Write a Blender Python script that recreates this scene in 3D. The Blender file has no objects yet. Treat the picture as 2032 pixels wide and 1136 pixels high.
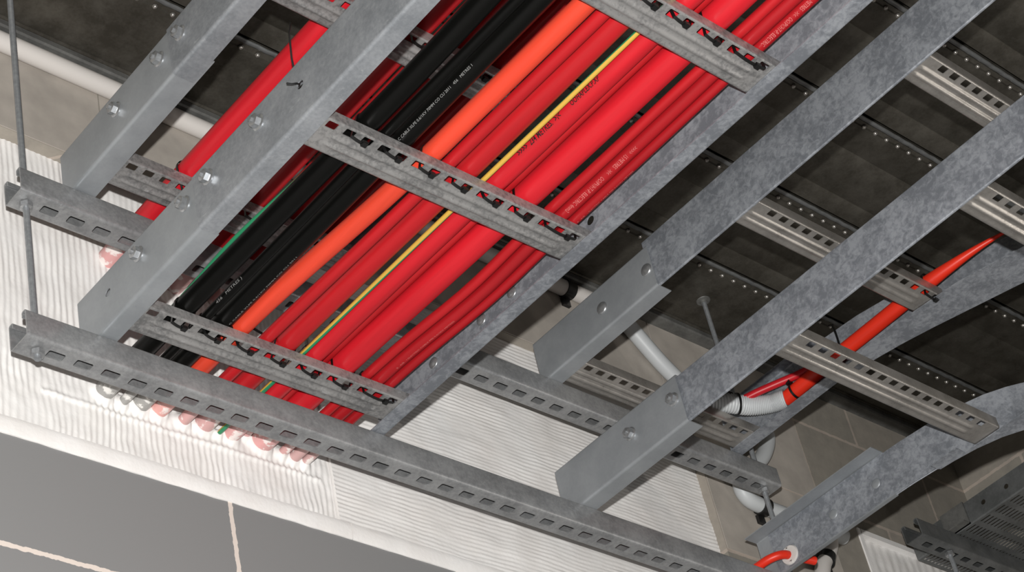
import bpy, bmesh, math, random
from mathutils import Vector, Matrix, noise as mnoise

random.seed(7)
C = bpy.context.scene.collection
Z0 = 1.55                      # eye height: every coordinate below is relative to the lens

# ------------------------------------------------------------------ camera
F_PX = 4088.6
R = [[0.740036393, -0.645494045, -0.188900966], [0.262196113, 0.535529684, -0.802783380], [0.619353966, 0.544559818, 0.565557485]]          # rows: right, down and forward axes of the camera in the room
cam_d = bpy.data.cameras.new('camera')
cam_d.sensor_width = 36.0
cam_d.lens = 36.0 * F_PX / 2032.0
cam_d.shift_x = 6.23 / 2032.0
cam_d.shift_y = 368.0 / 2032.0
cam_d.clip_start = 0.01
cam = bpy.data.objects.new('camera', cam_d)
C.objects.link(cam)
xa, ya, za = Vector(R[0]), -Vector(R[1]), -Vector(R[2])
mw = Matrix.Identity(4)
for i in range(3):
    mw[i][0], mw[i][1], mw[i][2] = xa[i], ya[i], za[i]
mw[2][3] = Z0
cam.matrix_world = mw
bpy.context.scene.camera = cam

# ------------------------------------------------------------------ world and light
w = bpy.data.worlds.new('world')
bpy.context.scene.world = w
w.use_nodes = True
w.node_tree.nodes['Background'].inputs[0].default_value = (0.9, 0.95, 1.0, 1)
w.node_tree.nodes['Background'].inputs[1].default_value = 0.02
fl = bpy.data.lights.new('camera_flash', 'POINT')      # the hot-shoe flash of the camera, above the lens
fl.energy = 610
fl.color = (1.0, 0.985, 0.96)
fl.shadow_soft_size = 0.018
flash = bpy.data.objects.new('camera_flash', fl)
C.objects.link(flash)
flash.location = Vector((0, 0, Z0)) + ya * 0.15 - xa * 0.02
rl = bpy.data.lights.new('fluorescent_batten', 'AREA')  # long fluorescent batten on the right-hand wall, outside the frame
rl.energy = 16
rl.color = (1.0, 0.93, 0.86)
rl.shape = 'RECTANGLE'; rl.size = 0.022; rl.size_y = 2.6
lamp = bpy.data.objects.new('fluorescent_batten', rl)
C.objects.link(lamp)
lamp.matrix_world = Matrix(((0, 0, 1, 4.2), (0, 1, 0, -0.35), (-1, 0, 0, Z0 + 0.9), (0, 0, 0, 1)))
vs = bpy.context.scene.view_settings
vs.view_transform = 'Standard'
vs.look = 'None'
vs.gamma = 1
vs.exposure = 0.0

# ------------------------------------------------------------------ materials
def nodes(name):
    m = bpy.data.materials.new(name)
    m.use_nodes = True
    nt = m.node_tree
    return m, nt, nt.nodes['Principled BSDF']

def N(nt, kind, **kw):
    n = nt.nodes.new(kind)
    for k, v in kw.items():
        if k in n.inputs: n.inputs[k].default_value = v
        else: setattr(n, k, v)
    return n

def ramp(nt, fac, stops):
    r = nt.nodes.new('ShaderNodeValToRGB')
    while len(r.color_ramp.elements) < len(stops): r.color_ramp.elements.new(0.5)
    for e, (p, c) in zip(r.color_ramp.elements, stops):
        e.position = p
        e.color = (c[0], c[1], c[2], 1)
    nt.links.new(fac, r.inputs[0])
    return r.outputs[0]

def bump(nt, b, height, strength=0.3, dist=0.002):
    n = N(nt, 'ShaderNodeBump', Strength=strength, Distance=dist)
    nt.links.new(height, n.inputs['Height'])
    nt.links.new(n.outputs[0], b.inputs['Normal'])

def plain(name, col, rough=0.5, metal=0.0, spec=0.5, var=0.0, scale=30):
    m, nt, b = nodes(name)
    b.inputs['Roughness'].default_value = rough
    b.inputs['Metallic'].default_value = metal
    b.inputs['Specular IOR Level'].default_value = spec
    if var:
        p = N(nt, 'ShaderNodeNewGeometry')
        t = N(nt, 'ShaderNodeTexNoise', Scale=scale, Detail=4.0)
        nt.links.new(p.outputs['Position'], t.inputs['Vector'])
        lo = [c * (1 - var) for c in col]; hi = [min(1, c * (1 + var)) for c in col]
        nt.links.new(ramp(nt, t.outputs['Fac'], [(0.3, lo), (0.7, hi)]), b.inputs['Base Color'])
    else:
        b.inputs['Base Color'].default_value = (*col, 1)
    return m

def galv(name, dark, light, metal=0.55, rough=0.48, spangle=0.0, scale=55, streak=0.25, scuff=0.0):
    """hot-dip galvanised steel: cloudy patina, optional spangle, brushed marks"""
    m, nt, b = nodes(name)
    p = N(nt, 'ShaderNodeNewGeometry')
    n1 = N(nt, 'ShaderNodeTexNoise', Scale=14.0, Detail=6.0, Roughness=0.65)
    nt.links.new(p.outputs['Position'], n1.inputs['Vector'])
    n2 = N(nt, 'ShaderNodeTexNoise', Scale=160.0, Detail=3.0, Roughness=0.6)
    nt.links.new(p.outputs['Position'], n2.inputs['Vector'])
    mix = N(nt, 'ShaderNodeMath', operation='MULTIPLY_ADD')
    nt.links.new(n2.outputs['Fac'], mix.inputs[0]); mix.inputs[1].default_value = streak
    nt.links.new(n1.outputs['Fac'], mix.inputs[2])
    fac = mix.outputs[0]
    if spangle:
        vw = N(nt, 'ShaderNodeTexNoise', Scale=scale * 1.3, Detail=5.0, Roughness=0.7, Distortion=0.6)
        nt.links.new(p.outputs['Position'], vw.inputs['Vector'])
        sub = N(nt, 'ShaderNodeMath', operation='SUBTRACT'); sub.inputs[1].default_value = 0.5
        nt.links.new(vw.outputs['Fac'], sub.inputs[0])
        mm = N(nt, 'ShaderNodeMath', operation='MULTIPLY_ADD')
        nt.links.new(sub.outputs[0], mm.inputs[0]); mm.inputs[1].default_value = spangle
        nt.links.new(fac, mm.inputs[2])
        fac = mm.outputs[0]
    lo, hi = 0.42 + streak * 0.3, 0.62 + streak * 0.7
    base = ramp(nt, fac, [(lo, dark), (hi, light)])
    if scuff:
        mp = N(nt, 'ShaderNodeMapping'); mp.inputs['Scale'].default_value = (34, 34, 90); mp.inputs['Rotation'].default_value = (0.5, 0.4, 0.3)
        nt.links.new(p.outputs['Position'], mp.inputs['Vector'])
        n3 = N(nt, 'ShaderNodeTexNoise', Scale=1.0, Detail=5.0, Roughness=0.75, Distortion=0.8)
        nt.links.new(mp.outputs[0], n3.inputs['Vector'])
        k = N(nt, 'ShaderNodeMapRange', **{'From Min': 0.60, 'From Max': 0.78, 'To Max': scuff})
        nt.links.new(n3.outputs['Fac'], k.inputs['Value'])
        mx = N(nt, 'ShaderNodeMix', data_type='RGBA')
        nt.links.new(k.outputs[0], mx.inputs['Factor']); nt.links.new(base, mx.inputs[6])
        mx.inputs[7].default_value = (0.60, 0.61, 0.62, 1)
        base = mx.outputs[2]
    nt.links.new(base, b.inputs['Base Color'])
    b.inputs['Metallic'].default_value = metal
    rr = N(nt, 'ShaderNodeMapRange', **{'To Min': rough - 0.08, 'To Max': rough + 0.12})
    nt.links.new(n1.outputs['Fac'], rr.inputs['Value'])
    nt.links.new(rr.outputs[0], b.inputs['Roughness'])
    bump(nt, b, n2.outputs['Fac'], 0.12, 0.001)
    return m

M = {}
M['rail'] = galv('galvanised_rail', (0.225, 0.240, 0.258), (0.34, 0.355, 0.375), 0.45, 0.46, 0.0, streak=0.6, scuff=0.55)
M['spangle'] = galv('galvanised_spangle', (0.205, 0.22, 0.245), (0.36, 0.38, 0.412), 0.45, 0.50, 1.15, 60)
M['splice'] = galv('zinc_splice', (0.28, 0.297, 0.313), (0.335, 0.352, 0.368), 0.42, 0.45)
M['rung'] = galv('galvanised_rung', (0.150, 0.150, 0.150), (0.285, 0.280, 0.275), 0.35, 0.36, 0.8, 90, streak=0.8, scuff=0.55)
M['rung_b'] = galv('bright_rung', (0.27, 0.255, 0.235), (0.40, 0.38, 0.355), 0.6, 0.27, 0.2, 90)
M['strut'] = galv('galvanised_strut', (0.245, 0.25, 0.255), (0.385, 0.39, 0.395), 0.45, 0.38, 0.4, 60, streak=0.6, scuff=0.5)
M['bolt'] = plain('zinc_bolt', (0.42, 0.43, 0.44), 0.33, 0.8, var=0.15, scale=200)
M['rod'] = plain('zinc_rod', (0.30, 0.315, 0.33), 0.45, 0.5, var=0.15, scale=120)
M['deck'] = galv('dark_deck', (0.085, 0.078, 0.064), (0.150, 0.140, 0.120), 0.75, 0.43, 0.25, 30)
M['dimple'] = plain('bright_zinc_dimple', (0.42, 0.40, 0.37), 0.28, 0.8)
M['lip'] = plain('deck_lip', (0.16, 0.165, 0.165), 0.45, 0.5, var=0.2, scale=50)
M['lintel'] = plain('lintel_concrete', (0.40, 0.365, 0.325), 0.9, var=0.14, scale=16)
M['trim'] = galv('deck_trim', (0.11, 0.11, 0.105), (0.19, 0.19, 0.18), 0.4, 0.55)
M['tie'] = plain('black_nylon', (0.006, 0.006, 0.006), 0.35)
M['pvc'] = plain('white_pvc', (0.62, 0.59, 0.56), 0.4)
M['flex'] = plain('grey_white_pvc', (0.50, 0.52, 0.53), 0.45)
M['clip'] = plain('black_clip', (0.012, 0.012, 0.012), 0.3)
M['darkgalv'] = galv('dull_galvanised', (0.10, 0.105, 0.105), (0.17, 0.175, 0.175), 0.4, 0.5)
M['print_black'] = plain('black_print', (0.010, 0.002, 0.002), 0.7)
M['print_white'] = plain('white_print', (0.22, 0.22, 0.215), 0.6)
M['print_pink'] = plain('pale_print', (0.48, 0.13, 0.12), 0.6)
M['slab'] = plain('floor_concrete', (0.12, 0.115, 0.11), 0.8, var=0.2, scale=4)

def cable_mat(name, col, rough=0.38, spec=0.35, dirt=0.12, scuff=0.25):
    """smooth plastic sheath; splashed with the white fire coating where it meets the wall"""
    m, nt, b = nodes(name)
    p = N(nt, 'ShaderNodeNewGeometry')
    mp = N(nt, 'ShaderNodeMapping'); mp.inputs['Scale'].default_value = (60, 4, 60)
    nt.links.new(p.outputs['Position'], mp.inputs['Vector'])
    n1 = N(nt, 'ShaderNodeTexNoise', Scale=1.0, Detail=4.0)
    nt.links.new(mp.outputs[0], n1.inputs['Vector'])
    base = ramp(nt, n1.outputs['Fac'], [(0.3, [c * (1 - dirt) for c in col]), (0.7, [min(1, c * (1 + dirt)) for c in col])])
    sep = N(nt, 'ShaderNodeSeparateXYZ'); nt.links.new(p.outputs['Position'], sep.inputs[0])
    mr = N(nt, 'ShaderNodeMapRange', **{'From Min': 2.125, 'From Max': 2.155, 'To Min': -0.35, 'To Max': 0.10})
    nt.links.new(sep.outputs['Y'], mr.inputs['Value'])
    n2 = N(nt, 'ShaderNodeTexNoise', Scale=55.0, Detail=3.0)
    nt.links.new(p.outputs['Position'], n2.inputs['Vector'])
    ad = N(nt, 'ShaderNodeMath', operation='ADD')
    nt.links.new(mr.outputs[0], ad.inputs[0]); nt.links.new(n2.outputs['Fac'], ad.inputs[1])
    gt = N(nt, 'ShaderNodeMapRange', **{'From Min': 0.56, 'From Max': 0.70, 'To Max': 0.88})
    nt.links.new(ad.outputs[0], gt.inputs['Value'])
    mx = N(nt, 'ShaderNodeMix', data_type='RGBA')
    thin = N(nt, 'ShaderNodeMapRange', **{'From Min': 2.132, 'From Max': 2.150, 'To Max': 0.42})
    nt.links.new(sep.outputs['Y'], thin.inputs['Value'])
    mxx = N(nt, 'ShaderNodeMath', operation='MAXIMUM')
    nt.links.new(gt.outputs[0], mxx.inputs[0]); nt.links.new(thin.outputs[0], mxx.inputs[1])
    nt.links.new(mxx.outputs[0], mx.inputs['Factor'])
    nt.links.new(base, mx.inputs[6]); mx.inputs[7].default_value = (0.80, 0.78, 0.75, 1)
    nt.links.new(mx.outputs[2], b.inputs['Base Color'])
    b.inputs['Roughness'].default_value = rough
    b.inputs['Specular IOR Level'].default_value = spec
    return m

M['red'] = cable_mat('red_sheath', (0.50, 0.012, 0.020))
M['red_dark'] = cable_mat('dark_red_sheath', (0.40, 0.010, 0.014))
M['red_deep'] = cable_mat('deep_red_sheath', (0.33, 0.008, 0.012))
M['orange'] = cable_mat('orange_sheath', (0.62, 0.052, 0.025))
M['orange_d'] = cable_mat('orange_red_sheath', (0.70, 0.030, 0.012))
M['black'] = cable_mat('black_sheath', (0.0028, 0.0028, 0.0025), 0.34, 0.16)

def earth_mat(name, axis_off):
    """green and yellow striped earth wire: the stripe spirals slowly round the wire"""
    m, nt, b = nodes(name)
    p = N(nt, 'ShaderNodeNewGeometry')
    sep = N(nt, 'ShaderNodeSeparateXYZ'); nt.links.new(p.outputs['Normal'], sep.inputs[0])
    sp = N(nt, 'ShaderNodeSeparateXYZ'); nt.links.new(p.outputs['Position'], sp.inputs[0])
    at = N(nt, 'ShaderNodeMath', operation='ARCTAN2')
    nt.links.new(sep.outputs['Z'], at.inputs[0]); nt.links.new(sep.outputs['X'], at.inputs[1])
    ml = N(nt, 'ShaderNodeMath', operation='MULTIPLY_ADD')
    nt.links.new(sp.outputs['Y'], ml.inputs[0]); ml.inputs[1].default_value = 2.6; ml.inputs[2].default_value = axis_off
    ad = N(nt, 'ShaderNodeMath', operation='ADD')
    nt.links.new(at.outputs[0], ad.inputs[0]); nt.links.new(ml.outputs[0], ad.inputs[1])
    sn = N(nt, 'ShaderNodeMath', operation='SINE'); nt.links.new(ad.outputs[0], sn.inputs[0])
    nt.links.new(ramp(nt, sn.outputs[0], [(0.30, (0.02, 0.20, 0.09)), (0.34, (0.55, 0.34, 0.055))]), b.inputs['Base Color'])
    b.inputs['Roughness'].default_value = 0.4
    return m
M['earth'] = earth_mat('earth_sheath', 0.0)
M['earth_g'] = earth_mat('green_earth_sheath', 2.4)

def block_mat():
    """concrete blockwork in courses; plain grey paint below the opening"""
    m, nt, b = nodes('blockwork')
    p = N(nt, 'ShaderNodeNewGeometry')
    sep = N(nt, 'ShaderNodeSeparateXYZ'); nt.links.new(p.outputs['Position'], sep.inputs[0])
    ng = N(nt, 'ShaderNodeTexNoise', Scale=18.0, Detail=6.0, Roughness=0.7)
    nt.links.new(p.outputs['Position'], ng.inputs['Vector'])
    n0 = N(nt, 'ShaderNodeTexNoise', Scale=90.0, Detail=3.0)
    nt.links.new(p.outputs['Position'], n0.inputs['Vector'])
    xs = N(nt, 'ShaderNodeMath', operation='ADD'); nt.links.new(sep.outputs['X'], xs.inputs[0])
    ys = N(nt, 'ShaderNodeMath', operation='SUBTRACT')
    nt.links.new(sep.outputs['Y'], ys.inputs[0]); ys.inputs[1].default_value = 2.22
    nt.links.new(ys.outputs[0], xs.inputs[1])
    cb = N(nt, 'ShaderNodeCombineXYZ')
    nt.links.new(xs.outputs[0], cb.inputs[0]); nt.links.new(sep.outputs['Z'], cb.inputs[1])
    wob = N(nt, 'ShaderNodeVectorMath', operation='MULTIPLY_ADD')
    nt.links.new(n0.outputs['Color'], wob.inputs[0]); wob.inputs[1].default_value = (0.006, 0.006, 0)
    nt.links.new(cb.outputs[0], wob.inputs[2])
    mp = N(nt, 'ShaderNodeMapping')
    mp.inputs['Location'].default_value = (-(3.585 - 0.506 * 10) - 0.003, -(2.811 + Z0 - 0.2538 * 20) - 0.003, 0)
    nt.links.new(wob.outputs[0], mp.inputs['Vector'])
    br = nt.nodes.new('ShaderNodeTexBrick')
    br.inputs['Scale'].default_value = 1.0
    br.inputs['Brick Width'].default_value = 0.506
    br.inputs['Row Height'].default_value = 0.2538
    br.inputs['Mortar Size'].default_value = 0.0048
    br.inputs['Mortar Smooth'].default_value = 0.15
    br.inputs['Bias'].default_value = 0.0
    br.offset = 0.5
    br.inputs['Color1'].default_value = (0.37, 0.335, 0.295, 1)
    br.inputs['Color2'].default_value = (0.25, 0.24, 0.21, 1)
    br.inputs['Mortar'].default_value = (0.46, 0.40, 0.35, 1)
    nt.links.new(mp.outputs[0], br.inputs['Vector'])
    var = ramp(nt, ng.outputs['Fac'], [(0.25, (0.80, 0.80, 0.80)), (0.75, (1.12, 1.10, 1.07))])
    mul = N(nt, 'ShaderNodeMix', data_type='RGBA', blend_type='MULTIPLY'); mul.inputs['Factor'].default_value = 1
    nt.links.new(br.outputs['Color'], mul.inputs[6]); nt.links.new(var, mul.inputs[7])
    # grey paint on the blocks under the opening, mortar left bare
    low = N(nt, 'ShaderNodeMath', operation='LESS_THAN'); low.inputs[1].default_value = 2.03 + Z0
    nt.links.new(sep.outputs['Z'], low.inputs[0])
    paint = N(nt, 'ShaderNodeMix', data_type='RGBA')
    nt.links.new(br.outputs['Fac'], paint.inputs['Factor'])
    paint.inputs[6].default_value = (0.225, 0.225, 0.225, 1); paint.inputs[7].default_value = (0.70, 0.62, 0.56, 1)
    fin = N(nt, 'ShaderNodeMix', data_type='RGBA')
    nt.links.new(low.outputs[0], fin.inputs['Factor'])
    nt.links.new(mul.outputs[2], fin.inputs[6]); nt.links.new(paint.outputs[2], fin.inputs[7])
    nt.links.new(fin.outputs[2], b.inputs['Base Color'])
    b.inputs['Roughness'].default_value = 0.9
    b.inputs['Specular IOR Level'].default_value = 0.2
    return m
M['block'] = block_mat()

def board_mat():
    m, nt, b = nodes('white_coating')
    p = N(nt, 'ShaderNodeNewGeometry')
    n1 = N(nt, 'ShaderNodeTexNoise', Scale=9.0, Detail=6.0, Roughness=0.6)
    nt.links.new(p.outputs['Position'], n1.inputs['Vector'])
    n2 = N(nt, 'ShaderNodeTexNoise', Scale=140.0, Detail=3.0)
    nt.links.new(p.outputs['Position'], n2.inputs['Vector'])
    nt.links.new(ramp(nt, n1.outputs['Fac'], [(0.3, (0.77, 0.745, 0.72)), (0.7, (0.86, 0.85, 0.835))]), b.inputs['Base Color'])
    b.inputs['Roughness'].default_value = 0.75
    b.inputs['Specular IOR Level'].default_value = 0.25
    bump(nt, b, n2.outputs['Fac'], 0.25, 0.002)
    return m
M['board'] = board_mat()

# ------------------------------------------------------------------ mesh builder
class MB:
    def __init__(s):
        s.v = []; s.f = []; s.mi = []; s.cur = 0
    def add(s, verts, faces):
        o = len(s.v)
        s.v += [Vector(p) for p in verts]
        s.f += [[i + o for i in f] for f in faces]
        s.mi += [s.cur] * len(faces)
        return s
    def box(s, a, b):
        (x0, y0, z0), (x1, y1, z1) = a, b
        return s.add([(x0, y0, z0), (x1, y0, z0), (x1, y1, z0), (x0, y1, z0), (x0, y0, z1), (x1, y0, z1), (x1, y1, z1), (x0, y1, z1)],
                     [(3, 2, 1, 0), (4, 5, 6, 7), (0, 1, 5, 4), (1, 2, 6, 5), (2, 3, 7, 6), (3, 0, 4, 7)])
    def sweep(s, prof, stations, fn, caps=True):
        """closed 2D profile carried along stations; fn(u, v, t) -> point"""
        n = len(prof); verts = []; faces = []
        for t in stations:
            verts += [fn(u, v, t) for (u, v) in prof]
        for k in range(len(stations) - 1):
            for i in range(n):
                j = (i + 1) % n
                faces.append((k * n + i, k * n + j, (k + 1) * n + j, (k + 1) * n + i))
        if caps:
            faces.append(tuple(range(n))[::-1])
            faces.append(tuple((len(stations) - 1) * n + i for i in range(n)))
        return s.add(verts, faces)
    def tube(s, pts, r, seg=16, caps=True, ring=None):
        """round tube through points; r is a number or one radius per point"""
        pts = [Vector(p) for p in pts]; n = len(pts)
        rr = r if isinstance(r, (list, tuple)) else [r] * n
        tang = [(pts[min(i + 1, n - 1)] - pts[max(i - 1, 0)]).normalized() for i in range(n)]
        ref = Vector((0, 0, 1)) if abs(tang[0].z) < 0.9 else Vector((1, 0, 0))
        a = (ref - tang[0] * ref.dot(tang[0])).normalized()
        verts = []; faces = []
        for i in range(n):
            a = (a - tang[i] * a.dot(tang[i])).normalized(); b = tang[i].cross(a)
            for k in range(seg):
                ph = 2 * math.pi * k / seg
                verts.append(pts[i] + (a * math.cos(ph) + b * math.sin(ph)) * rr[i])
        for i in range(n - 1):
            for k in range(seg):
                j = (k + 1) % seg
                faces.append((i * seg + k, i * seg + j, (i + 1) * seg + j, (i + 1) * seg + k))
        if caps:
            faces.append(tuple(range(seg))[::-1]); faces.append(tuple((n - 1) * seg + k for k in range(seg)))
        return s.add(verts, faces)
    def prism(s, centre, axis, r, length, seg=6, r2=None, turn=0.0):
        c = Vector(centre); ax = Vector(axis).normalized()
        ref = Vector((0, 0, 1)) if abs(ax.z) < 0.9 else Vector((0, 1, 0))
        a = (ref - ax * ref.dot(ax)).normalized(); b = ax.cross(a)
        r2 = r if r2 is None else r2
        vs_ = []
        for q, rad in ((0, r), (length, r2)):
            for k in range(seg):
                ph = 2 * math.pi * k / seg + turn
                vs_.append(c + ax * q + (a * math.cos(ph) + b * math.sin(ph)) * rad)
        fs = [(k, (k + 1) % seg, seg + (k + 1) % seg, seg + k) for k in range(seg)]
        fs += [tuple(range(seg))[::-1], tuple(range(seg, 2 * seg))]
        return s.add(vs_, fs)
    def lathe(s, centre, axis, prof, seg=20):
        """prof: list of (distance along axis, radius)"""
        c = Vector(centre); ax = Vector(axis).normalized()
        return s.tube([c + ax * q for q, _ in prof], [max(r, 1e-5) for _, r in prof], seg)
    def slotted(s, u0, u1, first, pitch, hu, v0, v1, vc, hv, th, fn, rad=0.003):
        """plate in (u, v), thickness th along w, with a row of rounded slots; fn(u, v, w) -> point"""
        cells = []; c = first
        while c - pitch / 2 < u0: c += pitch
        us = c - pitch / 2
        if us > u0 + 1e-5: cells.append((u0, us, None))
        while c + pitch / 2 <= u1 + 1e-6:
            cells.append((c - pitch / 2, c + pitch / 2, c)); c += pitch
        if c - pitch / 2 < u1 - 1e-5: cells.append((c - pitch / 2, u1, None))
        for a, b, c in cells:
            outer = [(a, v0), (b, v0), (b, v1), (a, v1)]
            if c is None:
                vv = [fn(u, v, 0) for u, v in outer] + [fn(u, v, th) for u, v in outer]
                fs = [(3, 2, 1, 0), (4, 5, 6, 7), (0, 1, 5, 4), (2, 3, 7, 6)]
                if abs(a - u0) < 1e-5: fs.append((3, 0, 4, 7))
                if abs(b - u1) < 1e-5: fs.append((1, 2, 6, 5))
                s.add(vv, fs)
                continue
            inner = []
            for (sx, sy), a0 in (((-1, -1), 180), ((1, -1), 270), ((1, 1), 0), ((-1, 1), 90)):
                for k in range(4):
                    ph = math.radians(a0 + 30 * k)
                    inner.append((c + sx * (hu - rad) + rad * math.cos(ph), vc + sy * (hv - rad) + rad * math.sin(ph)))
            vv = []
            for wv in (0, th):
                vv += [fn(u, v, wv) for u, v in outer] + [fn(u, v, wv) for u, v in inner]
            fs = []
            for o in (0, 20):
                for q in range(4):
                    i0 = o + 4 + q * 4
                    for k in range(3): fs.append((o + q, i0 + k, i0 + k + 1))
                    nq = (q + 1) % 4
                    fs.append((o + q, i0 + 3, o + 4 + nq * 4, o + nq))
            for k in range(16):
                j = (k + 1) % 16
                fs.append((4 + k, 4 + j, 24 + j, 24 + k))
            for q in range(4):
                if (q == 1 and abs(b - u1) > 1e-5) or (q == 3 and abs(a - u0) > 1e-5): continue
                fs.append((q, (q + 1) % 4, 20 + (q + 1) % 4, 20 + q))
            s.add(vv, fs)
        return s
    def build(s, name, mat, parent=None, smooth=35, weld=True, label=None):
        off = Vector((0, 0, 0))
        if parent is not None:
            o = parent
            while o is not None:
                off -= o.location; o = o.parent
            off += Vector((0, 0, Z0))
        me = bpy.data.meshes.new(name)
        if parent is None:
            lo = Vector([min(p[i] for p in s.v) for i in range(3)]); hi = Vector([max(p[i] for p in s.v) for i in range(3)])
            org = (lo + hi) / 2
            me.from_pydata([p - org for p in s.v], [], s.f)
        else:
            org = None
            me.from_pydata([p + off for p in s.v], [], s.f)
        if any(s.mi): me.polygons.foreach_set('material_index', (s.mi + [0] * len(s.f))[:len(s.f)])
        bm = bmesh.new(); bm.from_mesh(me)
        if weld: bmesh.ops.remove_doubles(bm, verts=bm.verts, dist=1e-5)
        bmesh.ops.recalc_face_normals(bm, faces=bm.faces)
        bm.to_mesh(me); bm.free()
        for mm in (mat if isinstance(mat, tuple) else (mat,)): me.materials.append(M[mm])
        if smooth:
            me.polygons.foreach_set('use_smooth', [True] * len(me.polygons))
            me.set_sharp_from_angle(angle=math.radians(smooth))
        ob = bpy.data.objects.new(name, me)
        C.objects.link(ob)
        if parent is None: ob.location = org + Vector((0, 0, Z0))
        else: ob.parent = parent
        if label: ob['label'] = label
        return ob

def thing(name, loc, label, cat, group=None):
    o = bpy.data.objects.new(name, None)
    o.empty_display_size = 0.05
    C.objects.link(o)
    o.location = Vector(loc) + Vector((0, 0, Z0))
    return tag(o, label, cat, group)

def tag(o, label, cat, group=None):
    o['label'] = label; o['category'] = cat
    if group: o['group'] = group
    return o

def struct(mb, name, mat, **kw):
    o = mb.build(name, mat, **kw)
    o['kind'] = 'structure'
    return o

def thick(pts, th):
    """open polyline -> closed strip, th to the left of travel"""
    n = len(pts); out = []
    for i in range(n):
        a = Vector(pts[max(i - 1, 0)]); b = Vector(pts[min(i + 1, n - 1)])
        p = Vector(pts[i])
        d1 = (p - a).normalized() if i else (b - p).normalized()
        d2 = (b - p).normalized() if i < n - 1 else d1
        nn = Vector((-d1.y, d1.x)) + Vector((-d2.y, d2.x))
        nn.normalize()
        k = max(0.5, nn.dot(Vector((-d1.y, d1.x))))
        out.append(tuple(p + nn * th / k))
    return [tuple(p) for p in pts] + out[::-1]

def arc(cx, cy, r, a0, a1, n=4):
    return [(cx + r * math.cos(math.radians(a0 + (a1 - a0) * k / n)), cy + r * math.sin(math.radians(a0 + (a1 - a0) * k / n))) for k in range(n + 1)]

def lin(a, b, n):
    return [a + (b - a) * k / (n - 1) for k in range(n)]

# ------------------------------------------------------------------ room shell
YW = 2.22                                # face of the block wall
XR = 4.28                                # face of the right-hand wall
ZC = 2.945                               # soffit of the metal deck
ZT, ZU = 2.143, 2.453                    # undersides of the lower and the upper ladders

xc = [-2.5, 1.0, 3.165, 3.711, XR + 0.15]
zc_ = [-Z0, 2.035, 2.10, 2.517, 2.70, 3.15]
for i in range(4):
    for j in range(5):
        if i == 1 and 1 <= j <= 3: continue
        if i == 3 and j == 2: continue
        wb = MB()
        wb.box((xc[i], YW, zc_[j]), (xc[i + 1], YW + 0.16, zc_[j + 1]))
        struct(wb, 'wall_back', 'block', smooth=0)
lt = MB()                                # precast lintel over the opening, three lengths
for a, b in ((0.2, 1.632), (1.635, 3.112), (3.115, 3.583)):
    lt.box((a, YW - 0.002, 2.7015), (b, YW + 0.1, 2.93))
lt.box((3.167, YW - 0.002, 2.5600), (3.583, YW + 0.1, 2.7015)); lt.box((3.167, YW - 0.002, 2.3070), (3.583, YW + 0.1, 2.5540))
struct(lt, 'trim_2', 'lintel', smooth=0)
struct(MB().box((XR, -2.0, -Z0), (XR + 0.15, YW, 3.15)), 'wall_right', 'block', smooth=0)
struct(MB().box((-2.5, -2.0, -Z0 - 0.1), (XR, YW, -Z0)), 'floor', 'slab', smooth=0)

def ceiling():
    m = MB()
    prof = []                            # (y, z) along the underside, towards the wall
    ys = [2.022 - 0.2515 * k for k in range(14)][::-1]
    y = -1.6
    prof.append((y, 0.0))
    for b in ys:
        for sm in (b - 0.185, b - 0.075):                       # shallow stiffening creases in each pan
            prof += [(sm - 0.004, 0), (sm - 0.001, 0.0022), (sm + 0.001, 0.0022), (sm + 0.004, 0)]
        prof += [(b - 0.0300, 0.0), (b - 0.0285, 0.003), (b - 0.036, 0.045), (b + 0.006, 0.045), (b - 0.0165, 0.012), (b - 0.010, 0.0045), (b - 0.001, 0.0035), (b + 0.001, 0.0)]
    prof += [(2.178, 0.0), (2.180, 0.004), (2.183, 0.004), (2.186, 0.0), (YW, 0.0)]
    loop = prof + [(YW, 0.12), (-1.6, 0.12)]
    m.sweep(loop, [-2.5, 1.0, 2.0, 3.0, XR], lambda u, v, t: (t, u, ZC + v))
    for b in ys[-7:]:
        # rolled lip hanging in the slot
        m.cur = 2
        m.sweep([(b - 0.0185 + 0.0052 * math.cos(a), 0.0005 + 0.0038 * math.sin(a)) for a in [k * math.pi / 5 for k in range(10)]],
                lin(-1.0, XR, 260), lambda u, v, t: (t, u, ZC + v + 0.0012 * math.sin(t * 2 * math.pi / 0.0385)))
        m.cur = 1
        x = 1.0983 if b > 1.9 else 1.1 + 0.013 * (b * 10 % 3)
        while x < XR - 0.02:             # pressed dimples along the slot
            seg = 8
            rings = []
            for q in range(4):
                a = q / 3 * math.pi / 2
                rings.append((0.0058 * math.cos(a), 0.0058 * math.sin(a)))
            verts = []; faces = []
            for (rad, dz) in rings:
                for k in range(seg):
                    ph = 2 * math.pi * k / seg
                    verts.append((x + max(rad, 1e-4) * 0.9 * math.cos(ph), b - 0.001 + max(rad, 1e-4) * math.sin(ph), ZC + 0.002 - dz))
            for q in range(3):
                for k in range(seg):
                    j = (k + 1) % seg
                    faces.append((q * seg + k, q * seg + j, (q + 1) * seg + j, (q + 1) * seg + k))
            m.add(verts, faces)
            x += 0.0385
        m.cur = 0
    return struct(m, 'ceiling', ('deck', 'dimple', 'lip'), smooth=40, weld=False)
ceiling()
struct(MB().sweep([(2.188, 0.0), (2.188, -0.012), (2.191, -0.016), (YW, -0.016), (YW, 0.0)], [-2.5, XR], lambda u, v, t: (t, u, ZC + v)), 'trim_1', 'trim')

# ------------------------------------------------------------------ cables: where they run
CZ = ZT + 0.024                          # top of the rungs of the lower ladder
UZ = ZU + 0.024
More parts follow.
